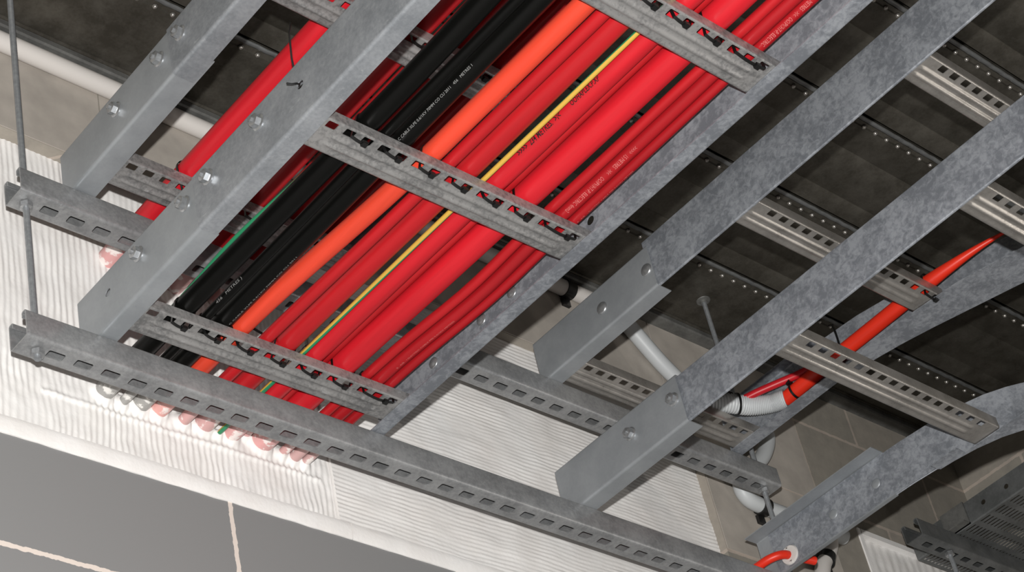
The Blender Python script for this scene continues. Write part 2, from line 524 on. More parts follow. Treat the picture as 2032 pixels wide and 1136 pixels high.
# name: (x at y=1.0, x at 1.5, x at 2.0), radius, lift, material
LOW = {
    'b1': ((1.596, 1.604, 1.598), 0.0178, 0, 'black'),
    'b2': ((1.634, 1.634, 1.634), 0.0085, 0, 'black'),
    'b3': ((1.667, 1.669, 1.669), 0.0168, 0, 'black'),
    'o': ((1.731, 1.729, 1.706), 0.0165, 0.001, 'orange'),
    'r1': ((1.762, 1.760, 1.7555), 0.0108, 0, 'red_dark'),
    'r2': ((1.797, 1.8005, 1.799), 0.0185, 0.001, 'red_dark'),
    'yg': ((1.8285, 1.8275, 1.8275), 0.0042, 0.002, 'earth'),
    'r3': ((1.857, 1.8565, 1.8555), 0.0182, 0, 'red'),
    'r5': ((1.888, 1.889, 1.887), 0.0105, 0.019, 'red_dark'),
    'r4': ((1.9245, 1.9265, 1.9215), 0.0232, 0, 'red'),
    't1': ((1.969, 1.972, 1.967), 0.0088, 0.004, 'red_dark'),
    't2': ((1.990, 1.997, 1.992), 0.0112, 0, 'red_deep'),
    't3': ((2.013, 2.0205, 2.016), 0.0088, 0, 'red_deep'),
}
def low_x(n, y):
    return low_x0(n, y) + {'t1': 0.011, 't2': 0.010, 't3': 0.008}.get(n, 0) * math.exp(-((y - 1.73) / 0.13) ** 2)
def low_x0(n, y):
    a, b, c = LOW[n][0]
    if y < 1.5:
        t = max(0.0, (y - 1.0) / 0.5); t = min(t, 1); return a + (b - a) * (t * t * (3 - 2 * t))
    t = min(1.0, (y - 1.5) / 0.5); return b + (c - b) * (t * t * (3 - 2 * t))
def low_z(n):
    return CZ + LOW[n][1] + LOW[n][2]

# ------------------------------------------------------------------ fire-stop boards
def fbm(x, z, f):
    return mnoise.noise(Vector((x * f, z * f, 3.1)))

def board_panel(x0, x1, z0, z1, yf, ribs, pitch, dx, zs, ends=True):
    xs = []; x = x0
    while x < x1 - 1e-6: xs.append(x); x += dx
    xs.append(x1)
    m = MB(); nx = len(xs); verts = []; faces = []
    for z in zs:
        for x in xs:
            wv = fbm(x, z, 6) * 0.008 + fbm(x, z, 25) * 0.003
            ph = (x if ribs == 'v' else z) + wv
            s_ = math.sin(2 * math.pi * ph / pitch)
            amp = (0.00115 if ribs == 'v' else 0.0009) * (0.7 + 0.9 * fbm(x, z, 14))
            d = amp * (s_ if s_ > -0.4 else -0.4 + (s_ + 0.4) * 0.5) + 0.0014 * fbm(x, z, 45) + 0.0020 * fbm(x, z, 20) + 0.003 * fbm(x, z, 5)
            if ends and ribs == 'v':      # coating built up round the cables
                best = 1.0
                for n in LOW:
                    cx, cz, r = low_x(n, 2.2), low_z(n), LOW[n][1]
                    best = min(best, max(0.0, math.hypot(x - cx, z - cz) - r))
                k = math.exp(-(best / 0.0065) ** 2)
                d = d * (1 - 0.8 * k) + 0.008 * k * (1 + 0.5 * fbm(x, z, 45)) + 0.003 * math.exp(-((z - 2.148) / 0.005) ** 2) * (1.48 < x < 2.05)
            edge = min(1.0, (z - z0) / 0.02)
            verts.append((x, yf - d * max(edge, 0.0), z))
    for j in range(len(zs) - 1):
        for i in range(nx - 1):
            a = j * nx + i
            faces.append((a, a + 1, a + nx + 1, a + nx))
    m.add(verts, faces)
    # back of the slab, so that it is a solid batt
    b = len(m.v)
    m.add([(x0, yf + 0.05, z0), (x1, yf + 0.05, z0), (x1, yf + 0.05, z1), (x0, yf + 0.05, z1)], [(0, 1, 2, 3)])
    n0 = nx * (len(zs) - 1)
    m.f.append([b, b + 1] + list(range(nx))[::-1])
    m.f.append([b + 3, b + 2] + list(range(n0, n0 + nx))[::-1])
    m.f.append([b, b + 3] + [k * nx for k in range(len(zs))][::-1])
    m.f.append([b + 1, b + 2] + [k * nx + nx - 1 for k in range(len(zs))][::-1])
    return m

zs = lin(2.035, 2.135, 14) + lin(2.138, 2.215, 32) + lin(2.23, 2.70, 34)
fb = thing('fire_barrier_board', (1.6, 2.24, 2.035), 'white coated fire barrier board with upright ribs, pierced by the cable bundle', 'fire barrier')
board_panel(1.0, 2.075, 2.035, 2.70, 2.247, 'v', 0.0122, 0.0021, zs).build('ribbed_panel', 'board', fb, 60, weld=False)
sb = MB()
st = lin(1.0, 2.075, 90)
sb.sweep([(-0.002, 2.008), (0.0, 2.008), (0.0, 2.036), (0.030, 2.036), (0.030, 2.048), (-0.004, 2.042), (-0.007, 2.030)], st,
         lambda u, v, t: (t, YW + u + (0.0015 * fbm(t, v, 30) if u < 0 else 0), v + 0.0014 * fbm(t, 1.0, 30)))
sb.build('sealant_band', 'board', fb)
zs2 = lin(2.035, 2.70, 300)
fb2 = thing('fire_barrier_board', (2.6, 2.24, 2.035), 'white coated fire barrier board with level ribs, right of the cable bundle', 'fire barrier')
board_panel(2.077, 3.165, 2.035, 2.70, 2.241, 'h', 0.0098, 0.02, zs2, False).build('ribbed_panel', 'board', fb2, 60, weld=False)
sb = MB()
sb.sweep([(-0.002, 2.008), (0.0, 2.008), (0.0, 2.036), (0.030, 2.036), (0.030, 2.048), (-0.004, 2.042), (-0.007, 2.030)], lin(2.077, 3.165, 80),
         lambda u, v, t: (t, YW + u + (0.0015 * fbm(t, v, 30) if u < 0 else 0), v + 0.0014 * fbm(t, 1.0, 30)))
sb.build('sealant_band', 'board', fb2)
fb3 = thing('fire_barrier_board', (4.0, 2.24, 2.10), 'small dim white fire barrier board in the corner behind the perforated tray', 'fire barrier')
board_panel(3.711, XR, 2.10, 2.517, 2.232, 'v', 0.03, 0.006, lin(2.10, 2.517, 40), False).build('ribbed_panel', 'board', fb3, 60, weld=False)
fr = MB()
fr.box((3.711, YW - 0.004, 2.505), (XR, YW + 0.012, 2.520)); fr.box((3.700, YW - 0.004, 2.10), (3.713, YW + 0.012, 2.520))
fr.build('sealant_band', 'board', fb3, 0)

# ------------------------------------------------------------------ channel struts and hanger rods
def strut(x0, x1, z0, first, label, h=0.051, y0=2.079, y1=2.130, mat='strut'):
    t = thing('channel_strut', ((x0 + x1) / 2, (y0 + y1) / 2, z0), label, 'channel strut', 'slotted trapeze struts')
    th = 0.0025; r = 0.006; m = MB()
    fn = lambda u, v, w_: (u, v, z0 + w_)
    m.slotted(x0, x1, first, 0.05, 0.0148, y0 + r, y1 - r, (y0 + y1) / 2, 0.0084, th, fn, 0.003)
    for sgn, ya_ in ((1, y0), (-1, y1)):
        p = arc(r, r, r, 270, 180, 5) + [(0, h - 0.004)] + arc(0.004, h - 0.004, 0.004, 180, 90, 3) + [(0.009, h)] + arc(0.009, h - 0.0035, 0.0035, 90, 0, 3) + [(0.0125, h - 0.011)]
        prof = thick(p, -th)
        m.sweep(prof, lin(x0, x1, 12), lambda u, v, t_: (t_, ya_ + sgn * u, z0 + v))
    m.build('slotted_channel', mat, t, 40)
    return t
strut(1.352, 3.235, 2.090, 1.416, 'long lower channel strut carrying the ladder of red cables', 0.0525)
strut(1.361, 3.232, 2.4025, 1.4270, 'upper channel strut just above and behind the lower one', 0.050)
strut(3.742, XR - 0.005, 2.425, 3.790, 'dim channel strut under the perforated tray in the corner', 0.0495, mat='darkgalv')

def hanger(x, y, z_low, nuts, label, z_top=ZC):
    t = thing('threaded_rod', (x, y, z_low), label, 'hanger rod', 'hanger rods from the deck')
    rd = MB()
    rd.tube([(x, y, z_low), (x, y, z_top)], 0.0056, 14)
    rd.build('rod', 'rod', t)
    for z, down in nuts:
        wsh = MB().lathe((x, y, z), (0, 0, -1), [(0, 0.0005), (0, 0.018), (0.0022, 0.0175), (0.0024, 0.008)], 24)
        wsh.build('washer', 'bolt', t, 30)
        nt_ = MB().prism((x, y, z - 0.0022), (0, 0, -1), 0.0115, 0.009, 6, turn=0.3)
        nt_.prism((x, y, z - 0.0112), (0, 0, -1), 0.0105, 0.0008, 12, 0.008)
        nt_.build('nut', 'bolt', t, 20)
    if z_top == ZC:
        MB().lathe((x, y, ZC), (0, 0, -1), [(0, 0.017), (0.002, 0.016), (0.003, 0.009), (0.008, 0.008)], 20).build('ceiling_anchor', 'trim', t)
    return t
hanger(1.3846, 2.106, 2.072, [(2.090, 1), (2.4025, 1)], 'left hanger rod with nuts under both long struts')
hanger(3.2000, 2.106, 2.072, [(2.090, 1), (2.4025, 1)], 'right hanger rod rising to the ceiling beyond the empty ladders')
hanger(3.868, 2.100, 1.95, [(2.425, 1)], 'short hanger rod hanging below the dim strut in the corner', 2.468)

# ------------------------------------------------------------------ cable ladders
def rail_profile(h, fl_, r=0.006, th=0.0022):
    """C profile: web on u=0, flanges towards +u"""
    p = [(fl_, 0)] + arc(r, r, r, 270, 180, 5) + arc(r, h - r, r, 180, 90, 5) + [(fl_, h)]
    return thick(p, -th)

def rail(t, x, d, y0, y1, z0, h, fl_, mat, name='side_rail', dx=None, n=24):
    prof = rail_profile(h, fl_)
    dxf = dx or (lambda y: 0.0)
    return MB().sweep(prof, lin(y0, y1, n), lambda u, v, s_: (x + d * u + dxf(s_), s_, z0 + v)).build(name, mat, t, 40)

def rung_mesh(x0, x1, y0, z0, first, pitch=0.0325, h=0.024, flat_end=0.048):
    m = MB(); th = 0.0018
    m.slotted(x0, x1, first, pitch, 0.0093, 0.003, 0.0195, 0.0105, 0.0066, th, lambda u, v, w_: (u, y0 + v, z0 + w_), 0.0018)
    wall = thick([(0, h), (0, 0.003)] + arc(0.003, 0.003, 0.003, 180, 270, 4)[1:], th)
    m.sweep(wall, [x0, x1], lambda u, v, s_: (s_, y0 + u, z0 + v))
    p = [(0.0195, 0)]
    for c in (0.0285, 0.0445):           # two rolled beads
        p += [(c - 0.0055, 0), (c - 0.0037, -0.0012), (c - 0.0016, -0.0029), (c, -0.0034), (c + 0.0016, -0.0029), (c + 0.0037, -0.0012), (c + 0.0055, 0)]
    p += [(0.056, 0)] + arc(0.0585, 0.0065, 0.0065, 270, 360, 5) + [(0.065, h)]
    def bead(x):                         # the beads are pressed flat towards both ends
        return max(0.0, min(1.0, (min(x - x0 + 0.048 - flat_end, x1 - x) - 0.048) / 0.012))
    st = [x0] + [x0 + max(flat_end, 0.0005) + 0.002 * k for k in range(7)] + [x1 - 0.060 + 0.002 * k for k in range(7)] + [x1]
    full = thick(p, th); flat = thick([(u, max(v, 0.0)) for u, v in p], th)
    def at(i, _, x):
        k = bead(x)
        return (x, y0 + flat[i][0] + (full[i][0] - flat[i][0]) * k, z0 + flat[i][1] + (full[i][1] - flat[i][1]) * k)
    m.sweep([(i, 0) for i in range(len(full))], st, at)
    return m

def hexbolt(parent, c, axis, mat='bolt'):
    b = MB().lathe(c, axis, [(0, 0.0005), (0, 0.0138), (0.0014, 0.0138), (0.0032, 0.0110), (0.0034, 0.006)], 24)
    b.prism(Vector(c) + Vector(axis) * 0.0028, axis, 0.0110, 0.0088, 6, turn=random.uniform(0, 1))
    b.prism(Vector(c) + Vector(axis) * 0.0116, axis, 0.0098, 0.0009, 12, 0.0070)
    b.prism(Vector(c) + Vector(axis) * 0.0110, axis, 0.0048, 0.006, 10, 0.0042)
    return b.build('hex_bolt', mat, parent, 25)

def cupbolt(parent, c, axis, r=0.0125, h=0.0055, mat='bolt'):
    prof = [(0, 0.0005), (0, r)] + [(h * math.sin(a), r * math.cos(a)) for a in lin(0.15, 1.52, 7)]
    return MB().lathe(c, axis, prof, 22).build('round_bolt', mat, parent, 50)

def cut(o, cyls):
    """drill round holes through a finished part"""
    for c, axis, r, l in cyls:
        k = MB().prism(Vector(c) - Vector(axis) * l / 2, axis, r, l, 24)
        tmp = k.build('drill', 'bolt', None, 0)
        bpy.context.view_layer.update()
        md = o.modifiers.new('hole', 'BOOLEAN'); md.operation = 'DIFFERENCE'; md.object = tmp; md.solver = 'EXACT'
        dg = bpy.context.evaluated_depsgraph_get(); dg.update()
        me = bpy.data.meshes.new_from_object(o.evaluated_get(dg))
        o.modifiers.clear(); old = o.data; o.data = me; me.name = old.name
        bpy.data.meshes.remove(old)
        bpy.data.objects.remove(tmp)

# ---- ladder A: lower left, full of cables
A = thing('cable_ladder', (1.777, 1.2, ZT), 'galvanised cable ladder on the lower strut, filled with red and black cables', 'cable ladder', 'cable ladders')
la = rail(A, 1.484, 1, -0.2, 1.800, ZT, 0.1095, 0.033, 'rail')
cut(la, [((1.484, 1.527, 2.205), (1, 0, 0), 0.0075, 0.03)])
ra = rail(A, 2.070, -1, -0.2, 2.09, ZT, 0.1095, 0.033, 'spangle')
cut(ra, [((2.070, 1.522, 2.200), (1, 0, 0), 0.0085, 0.03)])
spl = rail(A, 1.4858, 1, 1.797, 2.134, ZT + 0.0004, 0.1085, 0.0335, 'splice', 'splice_plate')
cut(spl, [((1.486, 2.048, 2.207), (1, 0, 0), 0.0075, 0.03)])
for y in (1.6285, 1.7608): hexbolt(la, (1.484, y, 2.2165), (-1, 0, 0))
for y in (1.8267, 1.9568): hexbolt(spl, (1.4858, y, 2.2160), (-1, 0, 0))
for i, (y0, mt) in enumerate(((1.990, 'rung'), (1.517, 'rung'), (1.092, 'rung'), (0.665, 'rung'), (0.24, 'rung'))):
    rung_mesh(1.492, 2.062, y0, ZT + 0.0030, 1.5327, h=0.0208).build('rung', mt, A, 40)
for y in (1.72, 1.80, 1.93): cupbolt(ra, (2.0675, y, 2.197), (-1, 0, 0), 0.011, 0.0035)

# ---- ladder C: upper left, above ladder A
Cl = thing('cable_ladder', (1.755, 1.2, ZU), 'upper cable ladder on the left, mostly hidden above the cable-filled one', 'cable ladder', 'cable ladders')
lc = rail(Cl, 1.4610, 1, -0.2, 1.783, ZU - 0.0015, 0.106, 0.040, 'rail')
sc = rail(Cl, 1.4635, 1, 1.73, 2.112, ZU + 0.001, 0.1015, 0.0425, 'splice', 'splice_plate')
rail(Cl, 2.047, -1, -0.2, 2.11, ZU, 0.105, 0.033, 'rail')
hexbolt(lc, (1.461, 1.7495, 2.5133), (-1, 0, 0)); 
for y in (1.8133, 1.9418): hexbolt(sc, (1.4635, y, 2.5140), (-1, 0, 0))
for y0 in (1.983, 1.5185, 1.086, 0.66): rung_mesh(1.472, 2.042, y0, ZU + 0.0022, 1.521).build('rung', 'rung', Cl, 40)

# ---- ladder B: lower right, empty, opening into a tee
def bend(y, ys_, rad):
    if y >= ys_: return 0.0
    t = min(ys_ - y, rad * 0.85)
    return rad - math.sqrt(rad * rad - t * t)
B = thing('cable_ladder', (2.84, 1.5, ZT), 'empty cable ladder on the lower strut at the right', 'cable ladder', 'cable ladders')
lb = MB().sweep(rail_profile(0.1035, 0.0045, 0.003), lin(-0.2, 1.800, 40), lambda u, v, s_: (2.5525 + u, s_, ZT + v)).build('side_rail', 'spangle', B, 40)
sbp = rail(B, 2.549, 1, 1.789, 2.127, ZT - 0.0012, 0.1095, 0.040, 'splice', 'splice_plate')
for y in (1.795, 1.9234): hexbolt(sbp, (2.549, y + 0.012 * (y < 1.8), 2.203), (-1, 0, 0))
def along(pts):
    def f(y):
        if y >= pts[0][0]: return pts[0][1]
        for (ya_, xa_), (yb_, xb_) in zip(pts, pts[1:]):
            if y >= yb_: return xa_ + (xb_ - xa_) * (ya_ - y) / (ya_ - yb_)
        return pts[-1][1]
    return f
bo = along([(1.82, 3.1355), (1.72, 3.140), (1.63, 3.1500), (1.58, 3.1600), (1.53, 3.1780), (1.49, 3.2024), (1.45, 3.236), (1.42, 3.270), (1.39, 3.315)])
rbo = MB().sweep(thick([(-0.003, 0), (0, 0.003), (0, 0.1045)], 0.0022), lin(1.39, 2.088, 70), lambda u, v, s_: (u + bo(s_), s_, ZT + v)).build('side_rail', 'spangle', B, 40)
def gusset(inner, outer, y0, y1, z, n=40):
    g = MB()
    g.sweep([(0, 0), (1, 0), (1, 0.002), (0, 0.002)], lin(y0, y1, n), lambda u, v, s_: (inner(s_) + (outer(s_) - inner(s_)) * u, s_, z + v))
    return g
gusset(along([(1.665, 3.1445), (1.59, 3.1490), (1.45, 3.1540)]), lambda y: bo(y) + 0.001, 1.39, 1.662, ZT - 0.0015).build('tee_gusset', 'spangle', B, 40)
gusset(along([(1.665, 3.118), (1.59, 3.119)]), along([(1.665, 3.1440), (1.59, 3.1480)]), 1.60, 1.664, ZT - 0.0012, 6).build('joint_tab', 'spangle', B, 40)
rbs = MB().sweep(thick([(-0.013, 0)] + arc(-0.003, 0.003, 0.003, 270, 360, 3) + arc(-0.004, 0.106, 0.004, 0, 90, 3) + [(-0.040, 0.110)], 0.0022), lin(1.765, 2.124, 8), lambda u, v, s_: (3.1395 + u, s_, ZT - 0.0015 + v)).build('splice_plate', 'splice', B, 40)
for y in (1.8016, 1.9195): cupbolt(rbo, (3.1335, y, 2.194), (-1, 0, 0), 0.011, 0.003, 'splice')
rung_mesh(2.556, 3.152, 1.5133, ZT + 0.0022, 2.5673, 0.0336, flat_end=0.0).build('rung', 'rung_b', B, 40)
rung_mesh(2.556, 3.60, 1.085, ZT + 0.0022, 2.5673, 0.0336, flat_end=0.0).build('rung', 'rung_b', B, 40)
rung_mesh(2.556, 3.60, 0.66, ZT + 0.0022, 2.5673, 0.0336, flat_end=0.0).build('rung', 'rung_b', B, 40)

# ---- ladder D: upper right, holds one orange cable
D = thing('cable_ladder', (2.84, 1.5, ZU), 'upper cable ladder on the right holding a single orange cable', 'cable ladder', 'cable ladders')
ld = MB().sweep(rail_profile(0.1185, 0.0045, 0.003), lin(-0.2, 1.775, 40), lambda u, v, s_: (2.5515 + u, s_, ZU + v)).build('side_rail', 'spangle', D, 40)
sd = rail(D, 2.5475, 1, 1.764, 2.10, ZU - 0.0012, 0.1030, 0.038, 'splice', 'splice_plate')
for y in (1.7790, 1.9060): cupbolt(sd, (2.5475, y, 2.5015), (-1, 0, 0), 0.0135, 0.006)
do = along([(1.80, 3.128), (1.71, 3.136), (1.64, 3.151), (1.576, 3.169), (1.479, 3.200), (1.382, 3.231), (1.32, 3.256), (1.25, 3.29)])
rd_ = MB().sweep(thick([(-0.003, 0), (0, 0.003), (0, 0.1185)], 0.0022), lin(1.25, 1.80, 50), lambda u, v, s_: (u + do(s_), s_, ZU + v))
rd_.sweep(thick([(-0.040, 0), (-0.004, 0), (0, 0.004), (0, 0.1145), (-0.004, 0.1185), (-0.030, 0.1185)], 0.0022), [1.795, 2.108], lambda u, v, s_: (3.1285 + u, s_, ZU + v))
rd_.build('side_rail', 'spangle', D, 40)
gi = along([(1.80, 3.0885), (1.59, 3.0890), (1.4546, 3.1013), (1.34, 3.1304), (1.25, 3.155)])
gusset(gi, lambda y: do(y) + 0.001, 1.25, 1.80, ZU - 0.001).build('tee_gusset', 'spangle', D, 40)
for y0, xe in ((2.012, 3.12), (1.501, 3.12), (1.0835, 3.5), (0.66, 3.5)):
    rung_mesh(2.556, xe, y0, ZU + 0.0022, 2.5725, 0.0330, flat_end=0.0).build('rung', 'rung_b', D, 40)

# ------------------------------------------------------------------ power cables
def wob(x, f, ph):
    return math.sin(x * f + ph) * 0.6 + math.sin(x * f * 2.3 + ph * 1.7) * 0.4

def print_text(parent, body, y0, y1, cx, cz, r, height, face, mat, flip=False):
    """lettering wrapped on the sheath: y0 start, y1 end; face = angle in the xz plane it looks to"""
    cu = bpy.data.curves.new('print', 'FONT'); cu.body = body; cu.size = 1.0; cu.resolution_u = 2; cu.offset = 0.018 if mat == 'print_black' else 0.0
    tmp = bpy.data.objects.new('print', cu); C.objects.link(tmp)
    bpy.context.view_layer.update()
    dg = bpy.context.evaluated_depsgraph_get()
    me = bpy.data.meshes.new_from_object(tmp.evaluated_get(dg))
    bpy.data.objects.remove(tmp); bpy.data.curves.remove(cu)
    xs_ = [v.co.x for v in me.vertices]; lo, hi = min(xs_), max(xs_)
    vv = []
    for v in me.vertices:
        s_ = (v.co.x - lo) / (hi - lo); hgt = (v.co.y - 0.35) * height / 0.7
        y = y0 + (y1 - y0) * s_
        a = math.radians(face) - (hgt / r) * (-1 if flip else 1)
        rr = r + 0.0005
        vv.append((cx(y) + rr * math.cos(a), y, cz + rr * math.sin(a)))
    ff = [tuple(p.vertices) for p in me.polygons]
    bpy.data.meshes.remove(me)
    m = MB(); m.add(vv, ff)
    return m.build('printed_text', mat, parent, 0, weld=False)

def low_cable(n, label, text=None, name='power_cable', cat='cable'):
    r = LOW[n][1]; z = low_z(n); ph = sum(map(ord, n))
    ys_ = lin(-0.2, 2.25, 60)
    pts = [(low_x(n, y) + 0.0007 * wob(y, 5, ph), y, z + 0.0004 * wob(y, 4, ph + 1)) for y in ys_]
    m = MB().tube(pts, r, 28)
    grp = 'cables on the filled ladder'
    if not text:
        o = m.build(name, LOW[n][3], None, 60)
        return tag(o, label, cat, grp)
    t = thing(name, (low_x(n, 1.2), 1.2, z), label, cat, grp)
    m.build('sheath', LOW[n][3], t, 60)
    cx = lambda y: low_x(n, y) + 0.0007 * wob(y, 5, ph)
    for body, y0, y1, h, face, mat, flip in text:
        print_text(t, body, y0, y1, cx, z, r, h, face, mat, flip)
    return t

low_cable('b1', 'thick black cable nearest the left rail of the filled ladder')
low_cable('b2', 'thin black cable pressed between the two thick black ones',
          [('456   METRES )', 1.955, 1.885, 0.0045, 205, 'print_white', False)])
low_cable('b3', 'thick black cable with small white print, left of the orange cable',
          [('C CABLE XLPE 0.6/1KV 70MM CO CU 2011   456   METRES 1', 1.519, 1.345, 0.0042, 222, 'print_white', False),
           ('C CABLE XLPE 0.6/1KV 70MM CO CU 2011', 1.985, 1.80, 0.0028, 278, 'print_white', False)])
low_cable('o', 'orange cable right of the black ones on the filled ladder')
low_cable('r1', 'slim dark red cable directly right of the orange cable')
low_cable('r2', 'thick dark red cable left of the green and yellow wire')
low_cable('yg', 'thin green and yellow earth wire beside the printed red cable', name='earth_wire', cat='wire')
low_cable('r3', 'bright red cable printed in black with 234 METRES',
          [('>>>>  234 METRES.  >I<', 1.4520, 1.3540, 0.0095, 207, 'print_black', False),
           ('OOHAPLEX.P.XP', 1.3300, 1.2670, 0.0085, 207, 'print_black', False)])
low_cable('r5', 'slim red cable lying in the groove between the two brightest red cables')
low_cable('r4', 'thickest plain bright red cable, right of the printed one')
low_cable('t1', 'slim red cable, leftmost of the three by the right rail')
low_cable('t2', 'medium red cable with pale METRES print, middle of the three by the right rail',
          [('>>>>   15 METRES   >I<     OO/PV/HT-P. ELECTRIC 4mm2', 1.340, 1.505, 0.0072, 235, 'print_pink', True),
           ('B . A/B - I ELECTRIC CABLE P90 0.6/1KV METRES', 1.945, 1.800, 0.0028, 262, 'print_pink', False)])
low_cable('t3', 'slim red cable, rightmost of the three against the right rail',
          [('B . A/B - I ELECTRIC CABLE P90 0.6/1KV METRES', 1.513, 1.380, 0.0026, 275, 'print_pink', False),
           ('METRES   >I<   OO/PV/HT-P. ELECTRIC', 0.985, 1.085, 0.0070, 235, 'print_pink', True)])
gw = MB().tube([(low_x('b1', y) - 0.0015 - 0.0090 * math.exp(-((y - 1.84) / 0.12) ** 2), y, CZ + 0.0178 + 0.0216 - 0.0018 * math.exp(-((y - 1.84) / 0.12) ** 2)) for y in lin(-0.2, 2.25, 60)], 0.0036, 14)
tag(gw.build('earth_wire', 'earth_g', None, 60), 'thin green earth wire along the left side of the first black cable', 'wire', 'cables on the filled ladder')

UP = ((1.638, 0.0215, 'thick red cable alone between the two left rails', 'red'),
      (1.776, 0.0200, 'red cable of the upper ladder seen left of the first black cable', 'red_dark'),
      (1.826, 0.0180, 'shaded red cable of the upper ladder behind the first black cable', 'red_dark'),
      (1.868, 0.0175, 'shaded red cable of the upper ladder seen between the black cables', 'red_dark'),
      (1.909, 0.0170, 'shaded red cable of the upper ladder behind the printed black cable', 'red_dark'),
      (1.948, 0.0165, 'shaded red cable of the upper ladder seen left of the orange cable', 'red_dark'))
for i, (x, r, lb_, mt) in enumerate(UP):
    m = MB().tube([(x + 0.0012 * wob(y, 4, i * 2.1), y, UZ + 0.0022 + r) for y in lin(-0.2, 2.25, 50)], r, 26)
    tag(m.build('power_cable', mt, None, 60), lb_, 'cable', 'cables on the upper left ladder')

def smooth_path(pts, n=60):
    """Catmull-Rom through points"""
    P = [Vector(p) for p in pts]; P = [P[0] * 2 - P[1]] + P + [P[-1] * 2 - P[-2]]
    out = []; segs = len(P) - 3
    for k in range(n + 1):
        t = k / n * segs; i = min(int(t), segs - 1); u = t - i
        a, b, c, d = P[i:i + 4]
        out.append(0.5 * ((2 * b) + (c - a) * u + (2 * a - 5 * b + 4 * c - d) * u * u + (3 * b - a - 3 * c + d) * u ** 3))
    return out
zo = UZ + 0.0022 + 0.0165
od = smooth_path([(3.112, 1.925, 2.492), (3.110, 1.86, 2.494), (3.108, 1.78, zo), (3.106, 1.70, zo), (3.103, 1.60, zo), (3.099, 1.52, zo), (3.106, 1.45, zo + 0.003), (3.119, 1.39, zo + 0.008), (3.134, 1.345, zo + 0.012), (3.150, 1.30, zo + 0.014)], 90)
orad = [0.0165 if p.y > 1.52 else max(0.0035, 0.0165 - (1.52 - p.y) * 0.075) for p in od]
tag(MB().tube(od, orad, 24).build('power_cable', 'orange_d', None, 60), 'orange cable lying along the right rail of the upper right ladder', 'cable')
rdp = smooth_path([(3.045, 1.99, 2.510), (3.062, 1.955, 2.514), (3.085, 1.915, 2.518), (3.104, 1.875, 2.519), (3.116, 1.83, 2.519), (3.116, 1.76, 2.519)])
tag(MB().tube(rdp, 0.0085, 18).build('power_cable', 'red', None, 60), 'short red cable tucked behind the white corrugated conduit', 'cable')

# corrugated conduit on the upper right ladder
cp = smooth_path([(2.90, 2.09, 2.515), (2.955, 2.045, 2.508), (3.01, 2.008, 2.503), (3.065, 1.985, 2.500), (3.098, 1.955, 2.496), (3.112, 1.925, 2.493)], 150)
cr = [0.0205 + (0.0014 if k % 3 == 0 else -0.0006) for k in range(len(cp))]
tag(MB().tube(cp, cr, 24).build('flexible_conduit', 'flex', None, 60), 'white corrugated conduit with the orange cable going into its end', 'conduit')

# ------------------------------------------------------------------ wall conduits
tag(MB().tube([(-1.0, 2.200, 2.8985), (1.5, 2.200, 2.8985), (2.915, 2.200, 2.8985)], 0.0185, 24).build('conduit_pipe', 'pvc', None, 60),
    'long white conduit running along the top of the wall', 'conduit')
dc = smooth_path([(2.97, 2.196, 2.905), (2.995, 2.196, 2.880), (3.03, 2.196, 2.845), (3.09, 2.196, 2.785), (3.15, 2.196, 2.74), (3.21, 2.196, 2.70)], 30)
tag(MB().tube(dc, 0.0185, 24).build('conduit_pipe', 'flex', None, 60), 'short pale conduit slanting down the wall between the empty ladders', 'conduit')
c2 = smooth_path([(3.40, 2.196, 2.74), (3.405, 2.190, 2.70), (3.40, 2.186, 2.66), (3.365, 2.186, 2.605), (3.325, 2.19, 2.565), (3.275, 2.194, 2.525), (3.252, 2.196, 2.485), (3.268, 2.198, 2.458), (3.31, 2.198, 2.450), (3.37, 2.198, 2.450), (3.46, 2.198, 2.450), (3.60, 2.198, 2.450)], 110)
tag(MB().tube(c2, 0.0185, 24).build('flexible_conduit', 'flex', None, 60), 'white conduit curling down the wall behind the right end of the upper strut', 'conduit')
c3 = smooth_path([(3.535, 2.195, 2.450), (3.53, 2.195, 2.41), (3.505, 2.195, 2.37), (3.47, 2.195, 2.33), (3.44, 2.195, 2.26), (3.42, 2.195, 2.15)], 40)
tag(MB().tube(c3, 0.0185, 24).build('conduit_pipe', 'pvc', None, 60), 'white conduit dropping down the wall under the curved rail', 'conduit')

def saddle(c, along, label):
    t = thing('saddle_clip', c, label, 'clip', 'black conduit clips')
    c = Vector(c); al = Vector(along).normalized()
    m = MB(); m.tube([c - al * 0.013, c - al * 0.0125, c + al * 0.0125, c + al * 0.013], [0.019, 0.0215, 0.0215, 0.019], 24)
    m.build('strap', 'clip', t)
    side = al.cross(Vector((0, 1, 0))).normalized()
    for sg in (-1, 1):
        p = c + side * sg * 0.027
        MB().box((p.x - 0.011, YW - 0.010, p.z - 0.011), (p.x + 0.011, YW - 0.002, p.z + 0.011)).build('foot', 'clip', t, 0)
    MB().lathe(c + side * 0.027 + Vector((0, 0.010, 0)), (0, -1, 0), [(0, 0.006), (0.002, 0.0055), (0.004, 0.003)], 14).build('screw', 'bolt', t)
saddle((2.835, 2.200, 2.8985), (1, 0, 0), 'black clip holding the long white conduit near the metal ceiling')
saddle((3.315, 2.198, 2.450), (1, 0, 0), 'black clip behind the right hanger rod on the curling white conduit')
saddle((3.492, 2.195, 2.355), (0.6, 0, 1), 'black clip on the dropping white conduit under the curved rail')

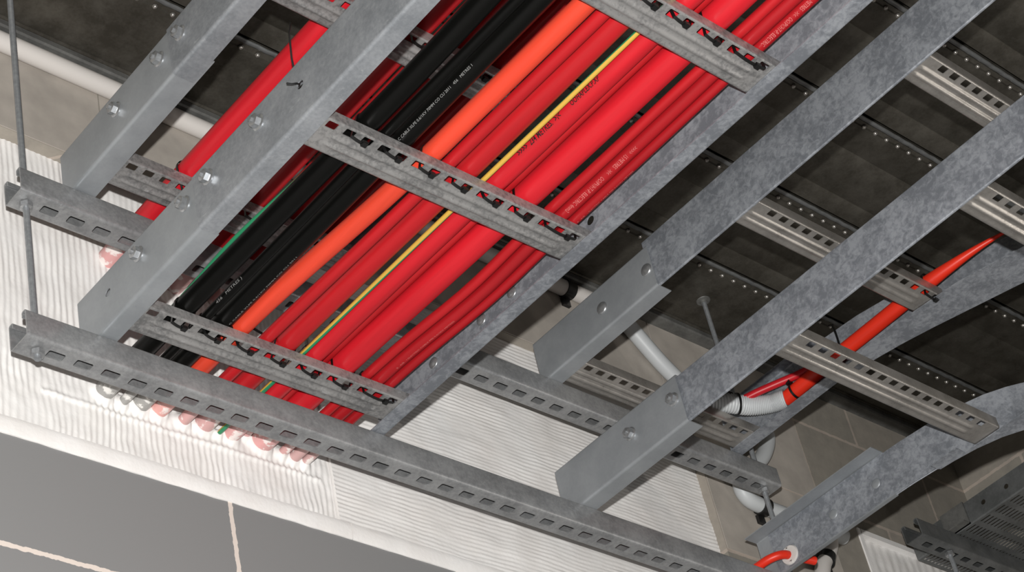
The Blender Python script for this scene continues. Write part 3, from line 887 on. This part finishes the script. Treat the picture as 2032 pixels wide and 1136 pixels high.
# orange lead through a grommet in the right rail of ladder B
gr = MB().lathe((3.1335, 2.050, 2.174), (-1, 0, 0), [(-0.004, 0.011), (-0.004, 0.0215), (0.0, 0.0225), (0.0035, 0.020), (0.0045, 0.015), (0.003, 0.0105)], 28)
tag(gr.build('cable_grommet', 'pvc', None, 50), 'white round grommet in the right rail of the empty lower ladder', 'grommet')
ol = smooth_path([(3.20, 2.04, 2.172), (3.15, 2.050, 2.174), (3.118, 2.056, 2.174), (3.10, 2.078, 2.172), (3.092, 2.11, 2.168), (3.088, 2.16, 2.165), (3.086, 2.25, 2.163)], 40)
tag(MB().tube(ol, 0.0095, 18).build('power_cable', 'orange_d', None, 60), 'short orange lead coming out of the white grommet', 'cable')

# ------------------------------------------------------------------ cable ties
def hull(pts):
    pts = sorted(set(pts)); lo = []; up = []
    def cr(o, a, b): return (a[0] - o[0]) * (b[1] - o[1]) - (a[1] - o[1]) * (b[0] - o[0])
    for p in pts:
        while len(lo) > 1 and cr(lo[-2], lo[-1], p) <= 0: lo.pop()
        lo.append(p)
    for p in reversed(pts):
        while len(up) > 1 and cr(up[-2], up[-1], p) <= 0: up.pop()
        up.append(p)
    return lo[:-1] + up[:-1]

def strap_loop(m, loop, y, wd=0.0048, th=0.0014):
    n = len(loop); c = Vector((sum(p[0] for p in loop) / n, sum(p[1] for p in loop) / n))
    verts = []; faces = []
    for p in loop:
        q = Vector(p); d = (q - c).normalized()
        for (o, dy) in ((0, -wd / 2), (0, wd / 2), (th, wd / 2), (th, -wd / 2)):
            r_ = q + d * o
            verts.append((r_.x, y + dy, r_.y))
    for k in range(n):
        j = (k + 1) % n
        for a in range(4):
            b = (a + 1) % 4
            faces.append((k * 4 + a, k * 4 + b, j * 4 + b, j * 4 + a))
    m.add(verts, faces)

def tie(cables, xs, xe, y, z_plate, label, tilt=0.0, group='black ties on the filled ladder'):
    pts = []
    for (cx, cz, r) in cables:
        pts += [(cx + (r + 0.0008) * math.cos(a), cz + (r + 0.0008) * math.sin(a)) for a in lin(0, 6.2, 26)]
    for k in range(7):
        u = k / 6
        pts.append((xs + (xe - xs) * u, z_plate - 0.0022 - 0.0045 * math.sin(math.pi * u)))
    lp = hull([(round(a, 5), round(b, 5)) for a, b in pts])
    m = MB(); strap_loop(m, lp, y)
    hx, hz = xs + (xe - xs) * 0.72, z_plate - 0.0075
    t = thing('cable_tie', (hx, y, hz), label, 'cable tie', group)
    m.build('strap', 'tie', t, 30)
    MB().box((hx - 0.0045, y - 0.0042, hz - 0.0025), (hx + 0.0045, y + 0.0042, hz + 0.0035)).build('tie_head', 'tie', t, 0)

P0 = 1.5327; DP = 0.0325
bund = (((1, 2), ('b1',), 'thick black cable by the left rail'), ((3, 4), ('b2', 'b3'), 'pair of black cables'), ((5, 6), ('o', 'r1'), 'orange cable'),
        ((7, 8), ('r2',), 'thick dark red cable'), ((9, 10), ('r3', 'yg'), 'printed bright red cable'), ((11, 12), ('r4',), 'thickest red cable'),
        ((13, 15), ('t1', 't2', 't3'), 'three slim red cables'))
for y0, nm in ((1.990, 'wall-end rung'), (1.517, 'middle rung'), (1.092, 'topmost rung')):
    for (a, b), cs, who in bund:
        y = y0 + 0.0105
        tie([(low_x(c, y), low_z(c), LOW[c][1]) for c in cs], P0 + DP * a + 0.003, P0 + DP * b + 0.002, y, ZT + 0.0022,
            'black tie round the %s, %s' % (who, nm))
gu = 'black ties on the upper ladders'
for x, r, y0, lab in ((1.638, 0.0215, 1.983, 'black tie round the lone thick red cable near the wall'),
                      (1.776, 0.0200, 1.983, 'black tie on the upper rung left of the first black cable, near the wall'),
                      (1.776, 0.0200, 1.5185, 'black tie on the upper rung left of the first black cable, at mid ladder'),
                      (1.909, 0.0170, 1.5185, 'black tie seen in shade between the black and orange cables')):
    s0 = 1.521 + DP * round((x - r - 1.521) / DP); 
    tie([(x, UZ + 0.0022 + r, r)], s0 + 0.002, s0 + DP + 0.004, y0 + 0.0105, ZU + 0.0022, lab, group=gu)
tie([(3.095, zo, 0.0165)], 3.0675, 3.1105, 1.501 + 0.0105, ZU + 0.0022, 'black tie round the orange cable at a rung of the upper right ladder', group=gu)
def ring_tie(c, axis, r, label):
    m = MB(); ax = Vector(axis).normalized(); ref = Vector((0, 0, 1)); a = (ref - ax * ref.dot(ax)).normalized(); b = ax.cross(a)
    n = 28; verts = []; faces = []
    for k in range(n):
        ph = 2 * math.pi * k / n; d = a * math.cos(ph) + b * math.sin(ph)
        for rr, w_ in ((r, -0.0025), (r, 0.0025), (r + 0.0016, 0.0025), (r + 0.0016, -0.0025)):
            verts.append(Vector(c) + d * rr + ax * w_)
    for k in range(n):
        j = (k + 1) % n
        for q in range(4): faces.append((k * 4 + q, k * 4 + (q + 1) % 4, j * 4 + (q + 1) % 4, j * 4 + q))
    m.add(verts, faces)
    t = thing('cable_tie', c, label, 'cable tie', gu)
    m.build('strap', 'tie', t, 30)
    h = Vector(c) + (a * 0.75 - b * 0.0 + Vector((-0.6, 0, 0))).normalized() * (r + 0.003)
    MB().box((h.x - 0.006, h.y - 0.005, h.z - 0.004), (h.x + 0.006, h.y + 0.005, h.z + 0.004)).build('tie_head', 'tie', t, 0)
ring_tie((3.110, 1.895, 2.493), (0, 1, 0), 0.0185, 'black tie round the orange cable where it leaves the corrugated conduit')
ring_tie((3.035, 1.996, 2.5015), (0.85, -0.5, 0), 0.0225, 'black tie round the white corrugated conduit')

def flat_strap(pts, label, wd=0.005, th=0.0015):
    m = MB().tube(pts, th, 8)
    return tag(m.build('cable_tie', 'tie', None, 40), label, 'cable tie', gu)
flat_strap([(1.560, 1.60, 2.452), (1.538, 1.585, 2.40), (1.512, 1.563, 2.31), (1.492, 1.540, 2.235), (1.486, 1.530, 2.209), (1.478, 1.527, 2.204), (1.470, 1.529, 2.200), (1.462, 1.531, 2.199)],
           'long black tie tail hanging to the bolt hole in the left rail')
flat_strap([(3.094, 1.748, 2.560), (3.0865, 1.745, 2.550), (3.084, 1.742, 2.530), (3.067, 1.7327, 2.500), (3.062, 1.7313, 2.470)], 'black tie tail on the upper right ladder left of the orange cable', th=0.0022)

# ------------------------------------------------------------------ perforated tray in the corner
T = thing('perforated_tray', (4.07, 1.7, 2.475), 'dim perforated steel cable tray resting on the corner strut', 'cable tray')
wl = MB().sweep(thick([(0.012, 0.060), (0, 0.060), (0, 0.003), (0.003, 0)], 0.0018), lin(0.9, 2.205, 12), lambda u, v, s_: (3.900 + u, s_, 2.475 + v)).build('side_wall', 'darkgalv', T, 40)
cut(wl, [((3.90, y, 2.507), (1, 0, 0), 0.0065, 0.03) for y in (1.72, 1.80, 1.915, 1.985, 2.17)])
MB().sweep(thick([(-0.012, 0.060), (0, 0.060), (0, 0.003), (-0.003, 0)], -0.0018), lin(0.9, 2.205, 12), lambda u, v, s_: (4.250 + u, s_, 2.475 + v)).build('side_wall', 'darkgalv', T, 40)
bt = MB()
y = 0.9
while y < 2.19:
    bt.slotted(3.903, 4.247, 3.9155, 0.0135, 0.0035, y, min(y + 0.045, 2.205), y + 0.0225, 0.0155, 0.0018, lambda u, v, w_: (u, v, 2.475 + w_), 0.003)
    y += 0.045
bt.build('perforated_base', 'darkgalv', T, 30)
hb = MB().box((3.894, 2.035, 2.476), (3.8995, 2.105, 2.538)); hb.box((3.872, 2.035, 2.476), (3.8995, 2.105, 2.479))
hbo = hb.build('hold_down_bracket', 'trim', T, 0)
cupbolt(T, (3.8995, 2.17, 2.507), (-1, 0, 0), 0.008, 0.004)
